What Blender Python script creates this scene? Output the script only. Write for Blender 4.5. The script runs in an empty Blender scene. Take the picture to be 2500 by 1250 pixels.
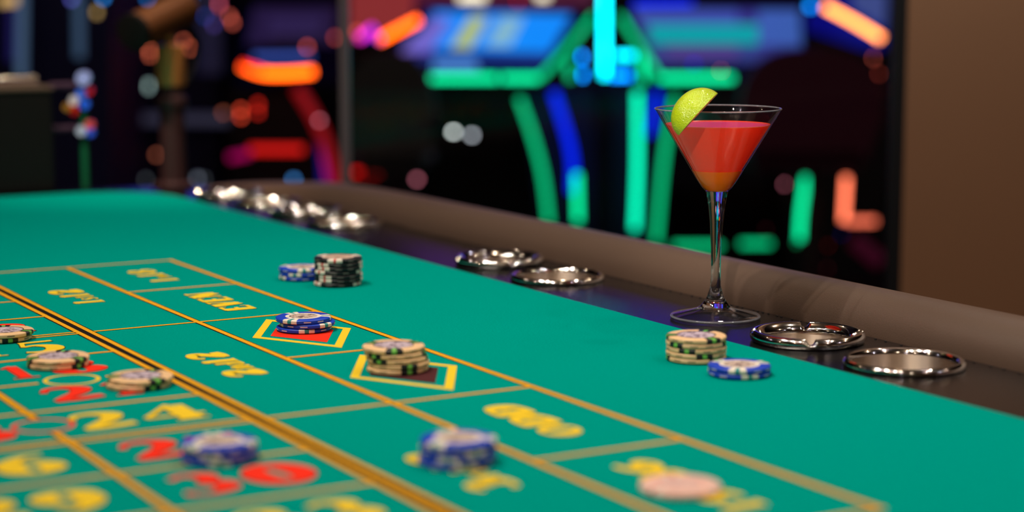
import bpy, bmesh, math, random
from mathutils import Vector, Matrix
random.seed(7)
C = bpy.context.scene.collection
T = 0.78                      # height of the felt above the floor
PI = math.pi
# ------------------------------------------------------------------ camera
F = 4676.573
CH = T + 0.243
RW = Matrix(((0.86788337, 0.06890468, -0.49196605),
             (-0.49676682, 0.11821653, -0.85979508),
             (-0.00108538, 0.99059426, 0.13682772)))
cam_d = bpy.data.cameras.new('camera'); cam = bpy.data.objects.new('camera', cam_d); C.objects.link(cam)
cam.matrix_world = Matrix.Translation((0, 0, CH)) @ RW.to_4x4()
cam_d.sensor_width = 36; cam_d.lens = F * 36 / 2500
cam_d.clip_start = .05; cam_d.clip_end = 60
cam_d.dof.use_dof = True; cam_d.dof.focus_distance = 1.40; cam_d.dof.aperture_fstop = 3.5
bpy.context.scene.camera = cam
FW = Vector((0.49665, 0.86798, 0)).normalized()       # level direction the camera looks in
RT = Vector((FW.y, -FW.x, 0))
def at(px, py, d):
    """point of the place d metres ahead of the lens in the direction of photo pixel px, py"""
    return Vector((0, 0, CH)) + RW @ Vector(((px - 1250) / F * d, -(py - 625) / F * d, -d))

# ------------------------------------------------------------------ materials
def lin(c):
    return tuple(((v / 255) / 12.92 if v / 255 <= .04045 else ((v / 255 + .055) / 1.055) ** 2.4) for v in c) + (1,)
MAT = {}
def mat(name, col=(128, 128, 128), rough=.5, metal=0., emit=None, es=0., noise=0., nscale=40., bump=0., bscale=200., spec=.5, coat=0., sheen=0.):
    if name in MAT: return MAT[name]
    m = bpy.data.materials.new(name); m.use_nodes = True; nt = m.node_tree; b = nt.nodes['Principled BSDF']
    b.inputs['Base Color'].default_value = lin(col); b.inputs['Roughness'].default_value = rough
    b.inputs['Metallic'].default_value = metal; b.inputs['Specular IOR Level'].default_value = spec
    b.inputs['Coat Weight'].default_value = coat
    if sheen: b.inputs['Sheen Weight'].default_value = sheen
    if emit: b.inputs['Emission Color'].default_value = lin(emit); b.inputs['Emission Strength'].default_value = es
    tc = nt.nodes.new('ShaderNodeTexCoord')
    if noise:
        n = nt.nodes.new('ShaderNodeTexNoise'); n.inputs['Scale'].default_value = nscale; n.inputs['Detail'].default_value = 4
        r = nt.nodes.new('ShaderNodeMix'); r.data_type = 'RGBA'
        c = lin(col); r.inputs[6].default_value = tuple(max(0, v * (1 - noise)) for v in c[:3]) + (1,)
        r.inputs[7].default_value = tuple(min(1, v * (1 + noise)) for v in c[:3]) + (1,)
        nt.links.new(tc.outputs['Object'], n.inputs['Vector']); nt.links.new(n.outputs['Fac'], r.inputs[0])
        nt.links.new(r.outputs[2], b.inputs['Base Color'])
    if bump:
        n = nt.nodes.new('ShaderNodeTexNoise'); n.inputs['Scale'].default_value = bscale; n.inputs['Detail'].default_value = 3
        bp = nt.nodes.new('ShaderNodeBump'); bp.inputs['Strength'].default_value = bump; bp.inputs['Distance'].default_value = .001
        nt.links.new(tc.outputs['Object'], n.inputs['Vector']); nt.links.new(n.outputs['Fac'], bp.inputs['Height'])
        nt.links.new(bp.outputs['Normal'], b.inputs['Normal'])
    MAT[name] = m
    return m
def glow(name, col, s):
    return mat('glow_' + name, (12, 12, 12), .4, emit=col, es=s)

FELT = mat('felt', (0, 146, 132), 1, noise=.24, nscale=800, bump=.6, bscale=1400, spec=0)
YEL = mat('print_yellow', (224, 160, 28), .9, noise=.38, nscale=800, bump=.3, bscale=1500, spec=.1)
LYEL = mat('print_lemon', (230, 196, 44), .9, noise=.1, nscale=1400, bump=.3, bscale=1500, spec=.1)
PRED = mat('print_red', (238, 48, 26), .9, noise=.1, nscale=1400, bump=.3, bscale=1500, spec=.1)
PBLK = mat('print_black', (26, 20, 16), .9, noise=.2, nscale=1400, spec=.1)
PBRN = mat('print_dark_brown', (74, 36, 38), .9, noise=.15, nscale=1400, spec=.1)
APRON = mat('apron_lacquer', (9, 7, 9), .2, spec=.55, bump=.15, bscale=700)
LEATHER = mat('rail_leather', (84, 66, 54), .42, spec=.55, bump=.2, bscale=900, noise=.08, nscale=700)
CHROME = mat('chrome', (225, 220, 214), .09, metal=1)
STEEL = mat('brushed_steel', (215, 200, 184), .46, metal=1)
_n = STEEL.node_tree; _t = _n.nodes.new('ShaderNodeTangent'); _t.direction_type = 'RADIAL'; _t.axis = 'Z'
_b = _n.nodes['Principled BSDF']; _b.inputs['Anisotropic'].default_value = .93; _b.inputs['Anisotropic Rotation'].default_value = .25; _n.links.new(_t.outputs[0], _b.inputs['Tangent'])
BLACKP = mat('black_plastic', (8, 7, 7), .5, spec=.25)
BRONZE = mat('bronze_paint', (104, 64, 34), .42, metal=.55)
BRASS = mat('brass', (206, 140, 76), .36, metal=.45)
DARKM = mat('dark_metal', (56, 34, 36), .4, metal=.2)
CAB = mat('cabinet_black', (5, 3, 12), .6, spec=.15)
CAB2 = mat('cabinet_navy', (12, 9, 52), .6, spec=.15)

# ------------------------------------------------------------------ mesh helpers
def link(name, bm, mats, parent=None, smooth=True, loc=None):
    me = bpy.data.meshes.new(name); bmesh.ops.recalc_face_normals(bm, faces=bm.faces[:]); bm.to_mesh(me); bm.free()
    for m in (mats if isinstance(mats, (list, tuple)) else [mats]): me.materials.append(m)
    if smooth:
        me.polygons.foreach_set('use_smooth', [True] * len(me.polygons)); me.set_sharp_from_angle(angle=math.radians(38))
    o = bpy.data.objects.new(name, me); C.objects.link(o)
    if parent: o.parent = parent
    if loc is not None: o.location = loc
    return o
def tag(o, label, cat, group=None, kind=None):
    if label: o['label'] = label
    if cat: o['category'] = cat
    if group: o['group'] = group
    if kind: o['kind'] = kind
    return o
def thing(name, label, cat, loc=(0, 0, 0), group=None):
    o = bpy.data.objects.new(name, None); C.objects.link(o); o.location = loc; o.empty_display_size = .02
    return tag(o, label, cat, group)
def sub(o, parent):
    """parent without moving: the parent only carries a location"""
    o.parent = parent; o.location = o.location - Vector(parent.location); return o
def lathe(bm, prof, n=48, c=(0, 0, 0), mi=0, fz=None, closed=False):
    rings = []
    for r, z in prof:
        if r < 1e-6: rings.append([bm.verts.new((c[0], c[1], c[2] + z))])
        else:
            rings.append([bm.verts.new((c[0] + r * math.cos(2 * PI * k / n), c[1] + r * math.sin(2 * PI * k / n),
                          c[2] + z + (fz(2 * PI * k / n, r, z) if fz else 0))) for k in range(n)])
    prs = list(zip(rings, rings[1:])) + ([(rings[-1], rings[0])] if closed else [])
    for a, b in prs:
        if len(a) == 1 and len(b) == 1: continue
        for k in range(n):
            k2 = (k + 1) % n
            if len(a) == 1: f = bm.faces.new((a[0], b[k], b[k2]))
            elif len(b) == 1: f = bm.faces.new((a[k], b[0], a[k2]))
            else: f = bm.faces.new((a[k], b[k], b[k2], a[k2]))
            f.material_index = mi
    return bm
def tube(bm, pts, r, n=12, mi=0, cap=True):
    pts = [Vector(p) for p in pts]; rs = r if isinstance(r, (list, tuple)) else [r] * len(pts)
    rings = []; up0 = None
    for i, p in enumerate(pts):
        d = (pts[min(i + 1, len(pts) - 1)] - pts[max(i - 1, 0)]).normalized()
        if up0 is None: up0 = Vector((0, 0, 1)) if abs(d.z) < .9 else Vector((1, 0, 0))
        s = d.cross(up0).normalized(); u = s.cross(d).normalized(); up0 = u
        rings.append([bm.verts.new(p + rs[i] * (s * math.cos(2 * PI * k / n) + u * math.sin(2 * PI * k / n))) for k in range(n)])
    for a, b in zip(rings, rings[1:]):
        for k in range(n):
            bm.faces.new((a[k], a[(k + 1) % n], b[(k + 1) % n], b[k])).material_index = mi
    if cap:
        bm.faces.new(rings[0][::-1]).material_index = mi; bm.faces.new(rings[-1]).material_index = mi
    return bm
def spline(pts, n=8):
    pts = [Vector(p) for p in pts]; q = [pts[0]] + pts + [pts[-1]]; out = []
    for i in range(1, len(q) - 2):
        a, b, c, d = q[i - 1:i + 3]
        for k in range(n):
            t = k / n
            out.append(.5 * ((2 * b) + (c - a) * t + (2 * a - 5 * b + 4 * c - d) * t * t + (3 * b - a - 3 * c + d) * t ** 3))
    out.append(pts[-1]); return out
def box(bm, lo, hi, mi=0, bev=0):
    v = [bm.verts.new((x, y, z)) for x in (lo[0], hi[0]) for y in (lo[1], hi[1]) for z in (lo[2], hi[2])]
    fs = [bm.faces.new([v[i] for i in q]) for q in ((0, 1, 3, 2), (4, 6, 7, 5), (0, 4, 5, 1), (2, 3, 7, 6), (0, 2, 6, 4), (1, 5, 7, 3))]
    for f in fs: f.material_index = mi
    if bev:
        es = list({e for f in fs for e in f.edges}); bmesh.ops.bevel(bm, geom=es, offset=bev, segments=2, affect='EDGES')
    return bm
def prism(bm, poly, ext, mi=0):
    """poly: world points; ext: extrusion vector"""
    ext = Vector(ext); a = [bm.verts.new(p) for p in poly]; b = [bm.verts.new(Vector(p) + ext) for p in poly]; n = len(a)
    fs = [bm.faces.new(a), bm.faces.new(b[::-1])]
    for k in range(n): fs.append(bm.faces.new((a[k], b[k], b[(k + 1) % n], a[(k + 1) % n])))
    for f in fs: f.material_index = mi
    return bm

# ================================================================== ROOM
def struct(name, bm, m):
    o = link(name, bm, m, smooth=False); o['kind'] = 'structure'; return o
def wpt(r, f, z): return RT * r + FW * f + Vector((0, 0, z))
def rbox(bm, r0, r1, f0, f1, z0, z1, mi=0):
    prism(bm, [wpt(r0, f0, z0), wpt(r1, f0, z0), wpt(r1, f1, z0), wpt(r0, f1, z0)], (0, 0, z1 - z0), mi); return bm
CARPET = mat('carpet', (40, 14, 26), .95, noise=.6, nscale=6, spec=.1)
WALLM = mat('wall_dark_plum', (26, 18, 38), .7, noise=.3, nscale=2)
WALLB = mat('wall_warm_brown', (110, 74, 46), .7, noise=.2, nscale=2)
struct('floor', rbox(bmesh.new(), -6, 6, -4, 10.1, -.1, 0), CARPET)
struct('ceiling', rbox(bmesh.new(), -6, 6, -4, 10.1, 3.2, 3.3), mat('ceiling_grey', (120, 104, 92), .8))
struct('wall_back', rbox(bmesh.new(), -6, 6, 10, 10.1, 0, 3.2), WALLM)
struct('wall_left', rbox(bmesh.new(), -6.1, -6, -4, 10.1, 0, 3.2), WALLM)
struct('wall_right', rbox(bmesh.new(), 6, 6.1, -4, 10.1, 0, 3.2), WALLB)
struct('wall_front', rbox(bmesh.new(), -6, 6, -4.1, -4, 0, 3.2), WALLB)

# ================================================================== ROULETTE TABLE
table = thing('roulette_table', 'roulette table with green betting felt, glossy black apron and padded leather rail', 'table', (0, 0, 0))
XE = .788
HOLES = [(.837, .945), (.839, 1.048), (.838, 1.386), (.843, 1.496), (.845, 1.832), (.848, 1.940), (.848, 2.052), (.842, 2.155)]
HR = .0365
# felt bed
bm = bmesh.new()
def arcp(cx, cy, r, a0, a1, n=8): return [(cx + r * math.cos(a0 + (a1 - a0) * k / n), cy + r * math.sin(a0 + (a1 - a0) * k / n)) for k in range(n + 1)]
outl = [(-1.0, .25), (XE, .25)] + arcp(XE - .1, 2.185, .1, 0, PI / 2) + [(-1.0, 2.285)]
prism(bm, [Vector((x, y, T - .02)) for x, y in outl], (0, 0, .02))
link('felt_bed', bm, FELT, table, smooth=False)
# apron with round openings
bm = bmesh.new()
ZA = T - .0006; cs = .048; XO = .8865
def quad(x0, y0, x1, y1):
    if x1 - x0 > 1e-6 and y1 - y0 > 1e-6:
        bm.faces.new([bm.verts.new((x, y, ZA)) for x, y in ((x0, y0), (x1, y0), (x1, y1), (x0, y1))])
y = -.3
for hx, hy in HOLES:
    quad(.68, y, XO, hy - cs); quad(.68, hy - cs, hx - cs, hy + cs); quad(hx + cs, hy - cs, XO, hy + cs)
    N = 64; a = []; b = []
    for k in range(N):
        t = 2 * PI * k / N; c, s = math.cos(t), math.sin(t); q = cs / max(abs(c), abs(s))
        a.append(bm.verts.new((hx + HR * c, hy + HR * s, ZA))); b.append(bm.verts.new((hx + q * c, hy + q * s, ZA)))
    for k in range(N): bm.faces.new((a[k], b[k], b[(k + 1) % N], a[(k + 1) % N]))
    y = hy + cs
# far corner, rounded
fv = [(XO, y)] + arcp(.79, 2.22, .098, 0, PI / 2, 10) + [(.55, 2.345), (.2, 2.36), (-1.0, 2.36), (-1.0, 2.20), (.68, 2.20), (.68, y)]
bm.faces.new([bm.verts.new((x, yy, ZA)) for x, yy in fv])
link('apron', bm, APRON, table, smooth=False)
# table body under it
bm = bmesh.new(); prism(bm, [Vector((x, yy, T - .16)) for x, yy in ((-1.0, .2), (.88, .2), (.88, 2.2), (.8, 2.32), (-1.0, 2.32))], (0, 0, .05)); link('table_frame', bm, BLACKP, table, smooth=False)
for px_, py_ in ((-.7, .5), (.7, .5), (.7, 2.1), (-.7, 2.1)):
    bm = bmesh.new(); lathe(bm, [(0, 0), (.07, 0), (.07, .02), (.045, .05), (.045, T - .16), (0, T - .16)], 24, (px_, py_, 0)); link('table_leg', bm, BLACKP, table)
# padded rail
path = spline([(.926, -.3, -.0078), (.926, .6, -.0078), (.926, 1.2, -.0078), (.926, 1.7, -.0078), (.926, 1.98, -.0095), (.92, 2.12, -.018), (.885, 2.235, -.028), (.82, 2.315, -.041), (.68, 2.35, -.046), (.50, 2.37, -.05), (.2, 2.38, -.05), (-.8, 2.38, -.05)], 8)
bm = bmesh.new(); tube(bm, [p + Vector((0, 0, T)) for p in path], .034, 48); link('padded_rail', bm, LEATHER, table)
# stitched seam where rail meets the apron
bm = bmesh.new()
yy = .3
while yy < 2.0:
    box(bm, (.8838, yy, T - .0006), (.8845, yy + .002, T)); yy += .005 + .012 * random.random()
link('rail_stitching', bm, mat('thread', (22, 18, 17), .6), table, smooth=False)

# ---------- printing on the felt
Z1, Z2, Z3 = T + .00008, T + .00020, T + .00036
def rect(bm, x0, y0, x1, y1, z, mi=0):
    bm.faces.new([bm.verts.new(p) for p in ((x0, y0, z), (x1, y0, z), (x1, y1, z), (x0, y1, z))]).material_index = mi
Y0, DY = 1.660, .0817
def yr(k): return Y0 - k * DY
L1, L2, L3, L4, L5 = .590, .494, .408, .297, .186
lines = bmesh.new(); shade = bmesh.new()
def vline(x, y0, y1, w=.0042, e=.0012):
    rect(lines, x - w / 2, y0, x + w / 2, y1, Z2); rect(shade, x - w / 2 - e, y0, x + w / 2 + e, y1, Z1)
def hline(y, x0, x1, w=.0038, e=.0009):
    rect(lines, x0, y - w / 2, x1, y + w / 2, Z2 - .00003); rect(shade, x0, y - w / 2 - e, x1, y + w / 2 + e, Z1 - .00003)
YB = yr(12)
vline(L1, YB, Y0 + .0026); vline(L2, YB, Y0)
rect(shade, L3 - .0074, YB, L3 + .0074, Y0 + .002, Z1)
rect(lines, L3 - .0062, YB, L3 - .0024, Y0, Z2); rect(lines, L3 + .0024, YB, L3 + .0062, Y0, Z2)
R2 = (.296, 1.051); R1 = (.349, 1.1705); RR = .0178
vline(L4, YB, R2[1] - RR - .001); vline(L4, R2[1] + RR + .001, Y0); vline(L5, YB, Y0)
hline(Y0, 0.05, L1 + .0026); hline(YB, .05, L1 + .0026)
for k in (2, 6, 10): hline(yr(k), L2, L1)
for k in (4, 8): hline(yr(k), L3 + .007, L1)
for k in range(1, 12):
    y = yr(k)
    if k in (4, 8):
        hline(y + .0036, .05, L3 - .006, .0032); hline(y - .0036, .05, L3 - .006, .0032)
    elif k == 6:
        hline(y, .05, R1[0] - RR - .004); hline(y, R1[0] + RR + .004, L3 - .006)
    else: hline(y, .05, L3 - .006)
link('layout_outline', shade, PBLK, table, smooth=False)
link('layout_lines', lines, YEL, table, smooth=False)
def ringm(bm, cx, cy, r0, r1, z, mi=0, n=48, sy=1):
    a = [bm.verts.new((cx + r0 * math.cos(2 * PI * k / n), cy + sy * r0 * math.sin(2 * PI * k / n), z)) for k in range(n)]
    b = [bm.verts.new((cx + r1 * math.cos(2 * PI * k / n), cy + sy * r1 * math.sin(2 * PI * k / n), z)) for k in range(n)]
    for k in range(n): bm.faces.new((a[k], b[k], b[(k + 1) % n], a[(k + 1) % n])).material_index = mi
bm = bmesh.new(); ringm(bm, R1[0], R1[1], RR - .0026, RR, Z2); link('printed_ring', bm, LYEL, table, smooth=False)
bm = bmesh.new(); ringm(bm, R2[0], R2[1], RR - .0026, RR, Z2); link('printed_ring', bm, PRED, table, smooth=False)
# diamonds
for cy, m in ((yr(5), PRED), (yr(7), PBRN)):
    bm = bmesh.new(); cx = .5425; hx, hy, w = .0385, .067, .0062
    o = [(cx + hx, cy), (cx, cy + hy), (cx - hx, cy), (cx, cy - hy)]
    k = 1 - .17; i = [(cx + hx * k, cy), (cx, cy + hy * k), (cx - hx * k, cy), (cx, cy - hy * k)]
    vo = [bm.verts.new((x, y, Z2)) for x, y in o]; vi = [bm.verts.new((x, y, Z2)) for x, y in i]
    for q in range(4): bm.faces.new((vo[q], vo[(q + 1) % 4], vi[(q + 1) % 4], vi[q]))
    k = .64
    f = bm.faces.new([bm.verts.new((cx + (x - cx) * k, cy + (y - cy) * k, Z2 + .00001)) for x, y in o]); f.material_index = 1
    link('printed_diamond', bm, [LYEL, m], table, smooth=False)
# ---------- glyphs: ribbons (x, y, width) and rings in a unit box
G = {
'0': (1, [], [(.5, .5, .5, .5, .09, .30, .25)]),
'1': (.62, [[(.36, .95, .34), (.36, .05, .34)], [(.05, .82, .1), (.36, .97, .12)], [(.0, .04, .08), (.72, .04, .08)]], []),
'2': (.95, [[(.08, .70, .12), (.2, .9, .14), (.5, .94, .2), (.74, .76, .36), (.6, .5, .28), (.3, .27, .2), (.1, .1, .14)], [(.08, .09, .16), (.5, .12, .24), (.92, .18, .2)]], []),
'3': (.9, [[(.1, .82, .12), (.35, .94, .14), (.62, .84, .3), (.64, .68, .3), (.42, .55, .1)], [(.42, .54, .1), (.72, .42, .34), (.72, .22, .36), (.42, .06, .14), (.1, .1, .12), (.13, .2, .18)]], []),
'4': (1, [[(.62, .97, .1), (.3, .6, .1), (.04, .32, .1)], [(.04, .30, .11), (.98, .30, .11)], [(.68, .9, .36), (.68, .06, .36)], [(.42, .03, .07), (.94, .03, .07)]], []),
'5': (.9, [[(.2, .9, .15), (.9, .93, .13)], [(.26, .9, .1), (.18, .55, .1)], [(.18, .56, .1), (.45, .62, .16), (.72, .45, .34), (.7, .22, .36), (.4, .06, .14), (.08, .1, .12)]], []),
'6': (1, [[(.85, .93, .1), (.55, .88, .16), (.3, .65, .3), (.24, .38, .34), (.34, .14, .2)]], [(.54, .31, .46, .31, .09, .2, .1)]),
'7': (.85, [[(.05, .88, .2), (.9, .88, .2)], [(.85, .85, .12), (.45, .45, .26), (.35, .05, .36)]], []),
'8': (1, [], [(.5, .74, .40, .26, .09, .15, .15), (.5, .27, .48, .28, .1, .17, .15)]),
'E': (.85, [[(.25, .98, .28), (.25, .02, .28)], [(.1, .95, .1), (.85, .95, .1)], [(.1, .5, .1), (.65, .5, .1)], [(.05, .05, .1), (.9, .05, .1)], [(.85, .95, .06), (.85, .75, .04)], [(.88, .05, .06), (.88, .28, .04)]], []),
'V': (.95, [[(.22, .97, .3), (.5, .05, .3)], [(.85, .97, .1), (.55, .05, .1)], [(.0, .97, .06), (.45, .97, .06)], [(.65, .97, .06), (1, .97, .06)]], []),
'N': (1, [[(.16, .97, .1), (.16, .03, .1)], [(.2, .95, .3), (.8, .06, .3)], [(.86, .97, .1), (.86, .03, .1)], [(.0, .97, .06), (.3, .97, .06)], [(.7, .97, .06), (1, .97, .06)]], []),
'O': (.95, [], [(.5, .5, .5, .5, .13, .4, 0)]),
'D': (.95, [[(.24, .97, .3), (.24, .03, .3)], [(.1, .95, .09), (.5, .95, .09), (.78, .75, .26), (.82, .5, .34), (.78, .25, .26), (.5, .05, .09), (.1, .05, .09)]], []),
't': (.5, [[(.5, .78, .28), (.5, .1, .26), (.85, .06, .12)], [(.1, .6, .1), (.95, .6, .1)]], []),
'o': (.62, [], [(.5, .33, .5, .34, .14, .24, 0)]),
's': (.55, [[(.85, .58, .12), (.5, .66, .12), (.25, .5, .24), (.6, .3, .26), (.75, .15, .22), (.45, .02, .12), (.08, .1, .14)]], []),
'n': (.7, [[(.22, .66, .26), (.22, .0, .26)], [(.3, .55, .1), (.6, .66, .16), (.78, .45, .26), (.78, .0, .26)]], []),
'd': (.7, [[(.78, 1.0, .26), (.78, .0, .26)]], [(.42, .32, .42, .33, .14, .24, 0)]),
'r': (.5, [[(.25, .66, .3), (.25, .0, .3)], [(.35, .5, .1), (.65, .66, .2), (.9, .55, .26)]], []),
}
def glyph(bm, ch, fn, w, h, z, mi=0, e=0., bold=1.):
    """fn maps (u, v) in metres on the text line to the felt"""
    _, rib, rings = G[ch]
    for st in rib:
        z += .000015
        if len(st) > 2:
            ps = spline([Vector((a, b, c)) for a, b, c in st], 6)
        else: ps = [Vector(p) for p in st]
        L = []; Rr = []
        for i, p in enumerate(ps):
            d = ps[min(i + 1, len(ps) - 1)] - ps[max(i - 1, 0)]; d = Vector((d.x * w, d.y * h)).normalized()
            hw = p.z * bold * min(w, h) / 2 + e; px_, py_ = p.x * w, p.y * h
            if i == 0: px_ -= d.x * e; py_ -= d.y * e
            if i == len(ps) - 1: px_ += d.x * e; py_ += d.y * e
            L.append(bm.verts.new((*fn(px_ - d.y * hw, py_ + d.x * hw), z))); Rr.append(bm.verts.new((*fn(px_ + d.y * hw, py_ - d.x * hw), z)))
        for i in range(len(ps) - 1):
            try: bm.faces.new((L[i], L[i + 1], Rr[i + 1], Rr[i])).material_index = mi
            except ValueError: pass
    for cx, cy, rx, ry, ix, iy, sl in rings:
        z += .000015
        n = 32; a = []; b = []
        for k in range(n):
            t = 2 * PI * k / n; c, s = math.cos(t), math.sin(t)
            a.append(bm.verts.new((*fn((cx + rx * c) * w + e * c, (cy + ry * s) * h + e * s), z)))
            b.append(bm.verts.new((*fn((cx + ix * c - sl * iy * s * .6) * w, (cy + iy * s) * h), z)))
        for k in range(n): bm.faces.new((a[k], a[(k + 1) % n], b[(k + 1) % n], b[k])).material_index = mi
def write(name, chars, fn, m, hgt, e=.0007, bold=1.):
    """chars: (char, u, width, height, lift)"""
    bm = bmesh.new()
    for ch, u, w, h, lift in chars:
        g = (lambda a, b, u=u, lift=lift: fn(u + a, lift + b))
        if ch == '9': g2 = (lambda a, b, u=u, lift=lift, w=w, h=h: fn(u + w - a, lift + h - b)); ch = '6'
        else: g2 = g
        glyph(bm, ch, g2, w, h, Z1 + .00004, 1, e, bold); glyph(bm, ch, g2, w, h, Z3, 0, 0, bold)
    return link(name, bm, [m, PBLK], table, smooth=False)
reds = {3, 9, 12, 18, 21, 27, 30, 36, 5, 14, 23, 32}
for row in range(12):
    for col in range(2):
        n = 3 * (row + 1) - col
        cx = ((L3 - .007 + L4) / 2 if col == 0 else (L4 + L5) / 2); cy = (yr(row) + yr(row + 1)) / 2
        if cy > 1.66: continue
        s = str(n); w = .0375; h = .044; tot = sum(w * G['6' if c == '9' else c][0] for c in s) + .006 * (len(s) - 1)
        u = -tot / 2 + .002; chars = []
        for c in s:
            ww = w * G['6' if c == '9' else c][0]; chars.append((c, u, ww, h, -h / 2)); u += ww + .004
        write('printed_number', chars, (lambda a, b, cx=cx, cy=cy: (cx + a, cy + b)), PRED if n in reds else LYEL, h)
BOLD = [0.]
def side(name, text, cx, cy, H=.0245, W=.026):
    """text read from the rail side: it runs away from the lens, its tops point to the left"""
    tot = 0; arr = []
    for c, sc in text:
        w = W * G['6' if c == '9' else c][0] * sc; arr.append((c, tot, w, H * sc, 0)); tot += w + .0016
    write(name, [(c, u - tot / 2, w, h, -H / 2) for c, u, w, h, l in arr], (lambda a, b: (cx - b, cy + a)), LYEL, H, .0003, 1.6)
side('printed_word', [('1', 1), ('t', .6), ('o', .6), ('1', 1), ('8', 1)], .5425, yr(1) - .002, .0245, .023)
side('printed_word', [(c, 1) for c in 'EVEN'], .5425, yr(3), .0245, .0245)
side('printed_word', [(c, 1) for c in 'ODD'], .5425, yr(9), .0245, .029)
side('printed_word', [('1', 1), ('9', 1), ('t', .6), ('o', .6), ('3', 1), ('6', 1)], .5355, yr(11) + .002, .0245, .023)
for k, t in ((2, '1st'), (6, '2nd'), (10, '3rd')):
    side('printed_word', [(t[0], 1), (t[1], .75), (t[2], .75), ('1', 1), ('2', 1)], .4515, yr(k) + .0, .0245, .023)

# ================================================================== CHIPS
CT, CR = .0033, .0200
def inlay_mat(name, a, b, c):
    m = bpy.data.materials.new(name); m.use_nodes = True; nt = m.node_tree; bs = nt.nodes['Principled BSDF']
    tc = nt.nodes.new('ShaderNodeTexCoord'); v = nt.nodes.new('ShaderNodeTexVoronoi'); v.inputs['Scale'].default_value = 260
    n = nt.nodes.new('ShaderNodeTexNoise'); n.inputs['Scale'].default_value = 420
    r = nt.nodes.new('ShaderNodeValToRGB'); r.color_ramp.elements[0].color = lin(a); r.color_ramp.elements[1].color = lin(b)
    r.color_ramp.elements[0].position = .52; r.color_ramp.elements[1].position = .74
    e = r.color_ramp.elements.new(.62); e.color = lin(c)
    ad = nt.nodes.new('ShaderNodeMath'); ad.operation = 'MULTIPLY_ADD'; ad.inputs[1].default_value = .45
    nt.links.new(tc.outputs['Object'], v.inputs['Vector']); nt.links.new(tc.outputs['Object'], n.inputs['Vector'])
    nt.links.new(v.outputs['Distance'], ad.inputs[0]); nt.links.new(n.outputs['Fac'], ad.inputs[2])
    nt.links.new(ad.outputs[0], r.inputs[0]); nt.links.new(r.outputs[0], bs.inputs['Base Color']); bs.inputs['Roughness'].default_value = .4
    return m
def P(name, c, r=.42): return mat('chip_' + name, c, r, spec=.4)
CREAM, BLU, BLK, WHT = P('cream', (236, 196, 144)), P('blue', (16, 62, 190)), P('black', (20, 19, 24)), P('white', (232, 222, 206))
TEAL, GRN, RED, GRY, PNK = P('teal', (36, 140, 140)), P('green', (112, 190, 76)), P('red', (200, 52, 44)), P('grey', (128, 118, 112)), P('pink', (234, 186, 168))
KINDS = {   # base, spot outer, spot middle, dash, ring, segs, inlay colours
 'cream': (CREAM, BLK, GRN, P('dash_dark', (74, 60, 46)), P('ring_dark', (70, 56, 60)), (4, 3, 4), ((70, 52, 60), (206, 190, 200), (128, 108, 118))),
 'blue': (BLU, WHT, TEAL, P('dash_white', (214, 206, 210)), WHT, (4, 3, 4), ((66, 46, 34), (206, 186, 166), (128, 100, 78))),
 'black': (BLK, WHT, RED, GRY, P('ring_sand', (214, 190, 170)), (5, 2, 5), ((110, 80, 62), (206, 176, 150), (160, 128, 104))),
 'pink': (PNK, WHT, RED, P('dash_rose', (200, 140, 130)), PNK, (4, 3, 4), ((190, 150, 140), (226, 190, 176), (206, 170, 160))),
}
def chip_mesh(kind):
    base, s1, s2, dash, ring, sg, il = KINDS[kind]
    bm = bmesh.new(); N = 120; IR = {'cream': .0124, 'blue': .0102, 'black': .0108, 'pink': .0108}[kind]
    prof = [(0, 0), (.0185, 0), (.0196, .0003), (CR, .0008), (CR, .0013), (CR, .0020), (CR, .0025), (.0196, .0030), (.0189, CT), (IR + .0028 if kind != 'cream' else IR + .0008, CT), (IR, CT), (IR, CT - .0002), (0, CT - .0002)]
    tot = sum(sg)
    def spot(k):
        q = k % 40
        if q < sg[0]: return 1
        if q < sg[0] + sg[1]: return 2
        if q < tot: return 1
        return 0
    rings = [[bm.verts.new((0, 0, z))] if r == 0 else [bm.verts.new((r * math.cos(2 * PI * k / N), r * math.sin(2 * PI * k / N), z)) for k in range(N)] for r, z in prof]
    for i, (a, b) in enumerate(zip(rings, rings[1:])):
        for k in range(N):
            k2 = (k + 1) % N
            vs = (a[0], b[k], b[k2]) if len(a) == 1 else ((a[k], b[0], a[k2]) if len(b) == 1 else (a[k], b[k], b[k2], a[k2]))
            f = bm.faces.new(vs); mi = 0
            if 0 < i < 9: mi = spot(k)
            if i == 4 and spot(k) == 0 and (k % 40) - tot in (5, 6, 7, 8, 9, 15, 16, 17, 18, 19): mi = 3
            if i in (9, 10): mi = 4
            f.material_index = mi
    me = bpy.data.meshes.new(kind + '_chip'); bm.to_mesh(me); bm.free()
    for m in (base, s1, s2, dash, ring): me.materials.append(m)
    me.polygons.foreach_set('use_smooth', [True] * len(me.polygons)); me.set_sharp_from_angle(angle=math.radians(30))
    b2 = bmesh.new(); lathe(b2, [(0, CT - .0001), (IR - .0003, CT - .0001), (IR - .0001, CT - .0002), (0, CT - .0002)], 40)
    mi = bpy.data.meshes.new(kind + '_inlay'); b2.to_mesh(mi); b2.free(); mi.materials.append(inlay_mat('inlay_' + kind, *il))
    return me, mi
CM = {k: chip_mesh(k) for k in KINDS}
POS = ['lowest', 'second from the bottom', 'third from the bottom', 'fourth from the bottom', 'fifth from the bottom', 'sixth from the bottom', 'topmost']
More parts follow.
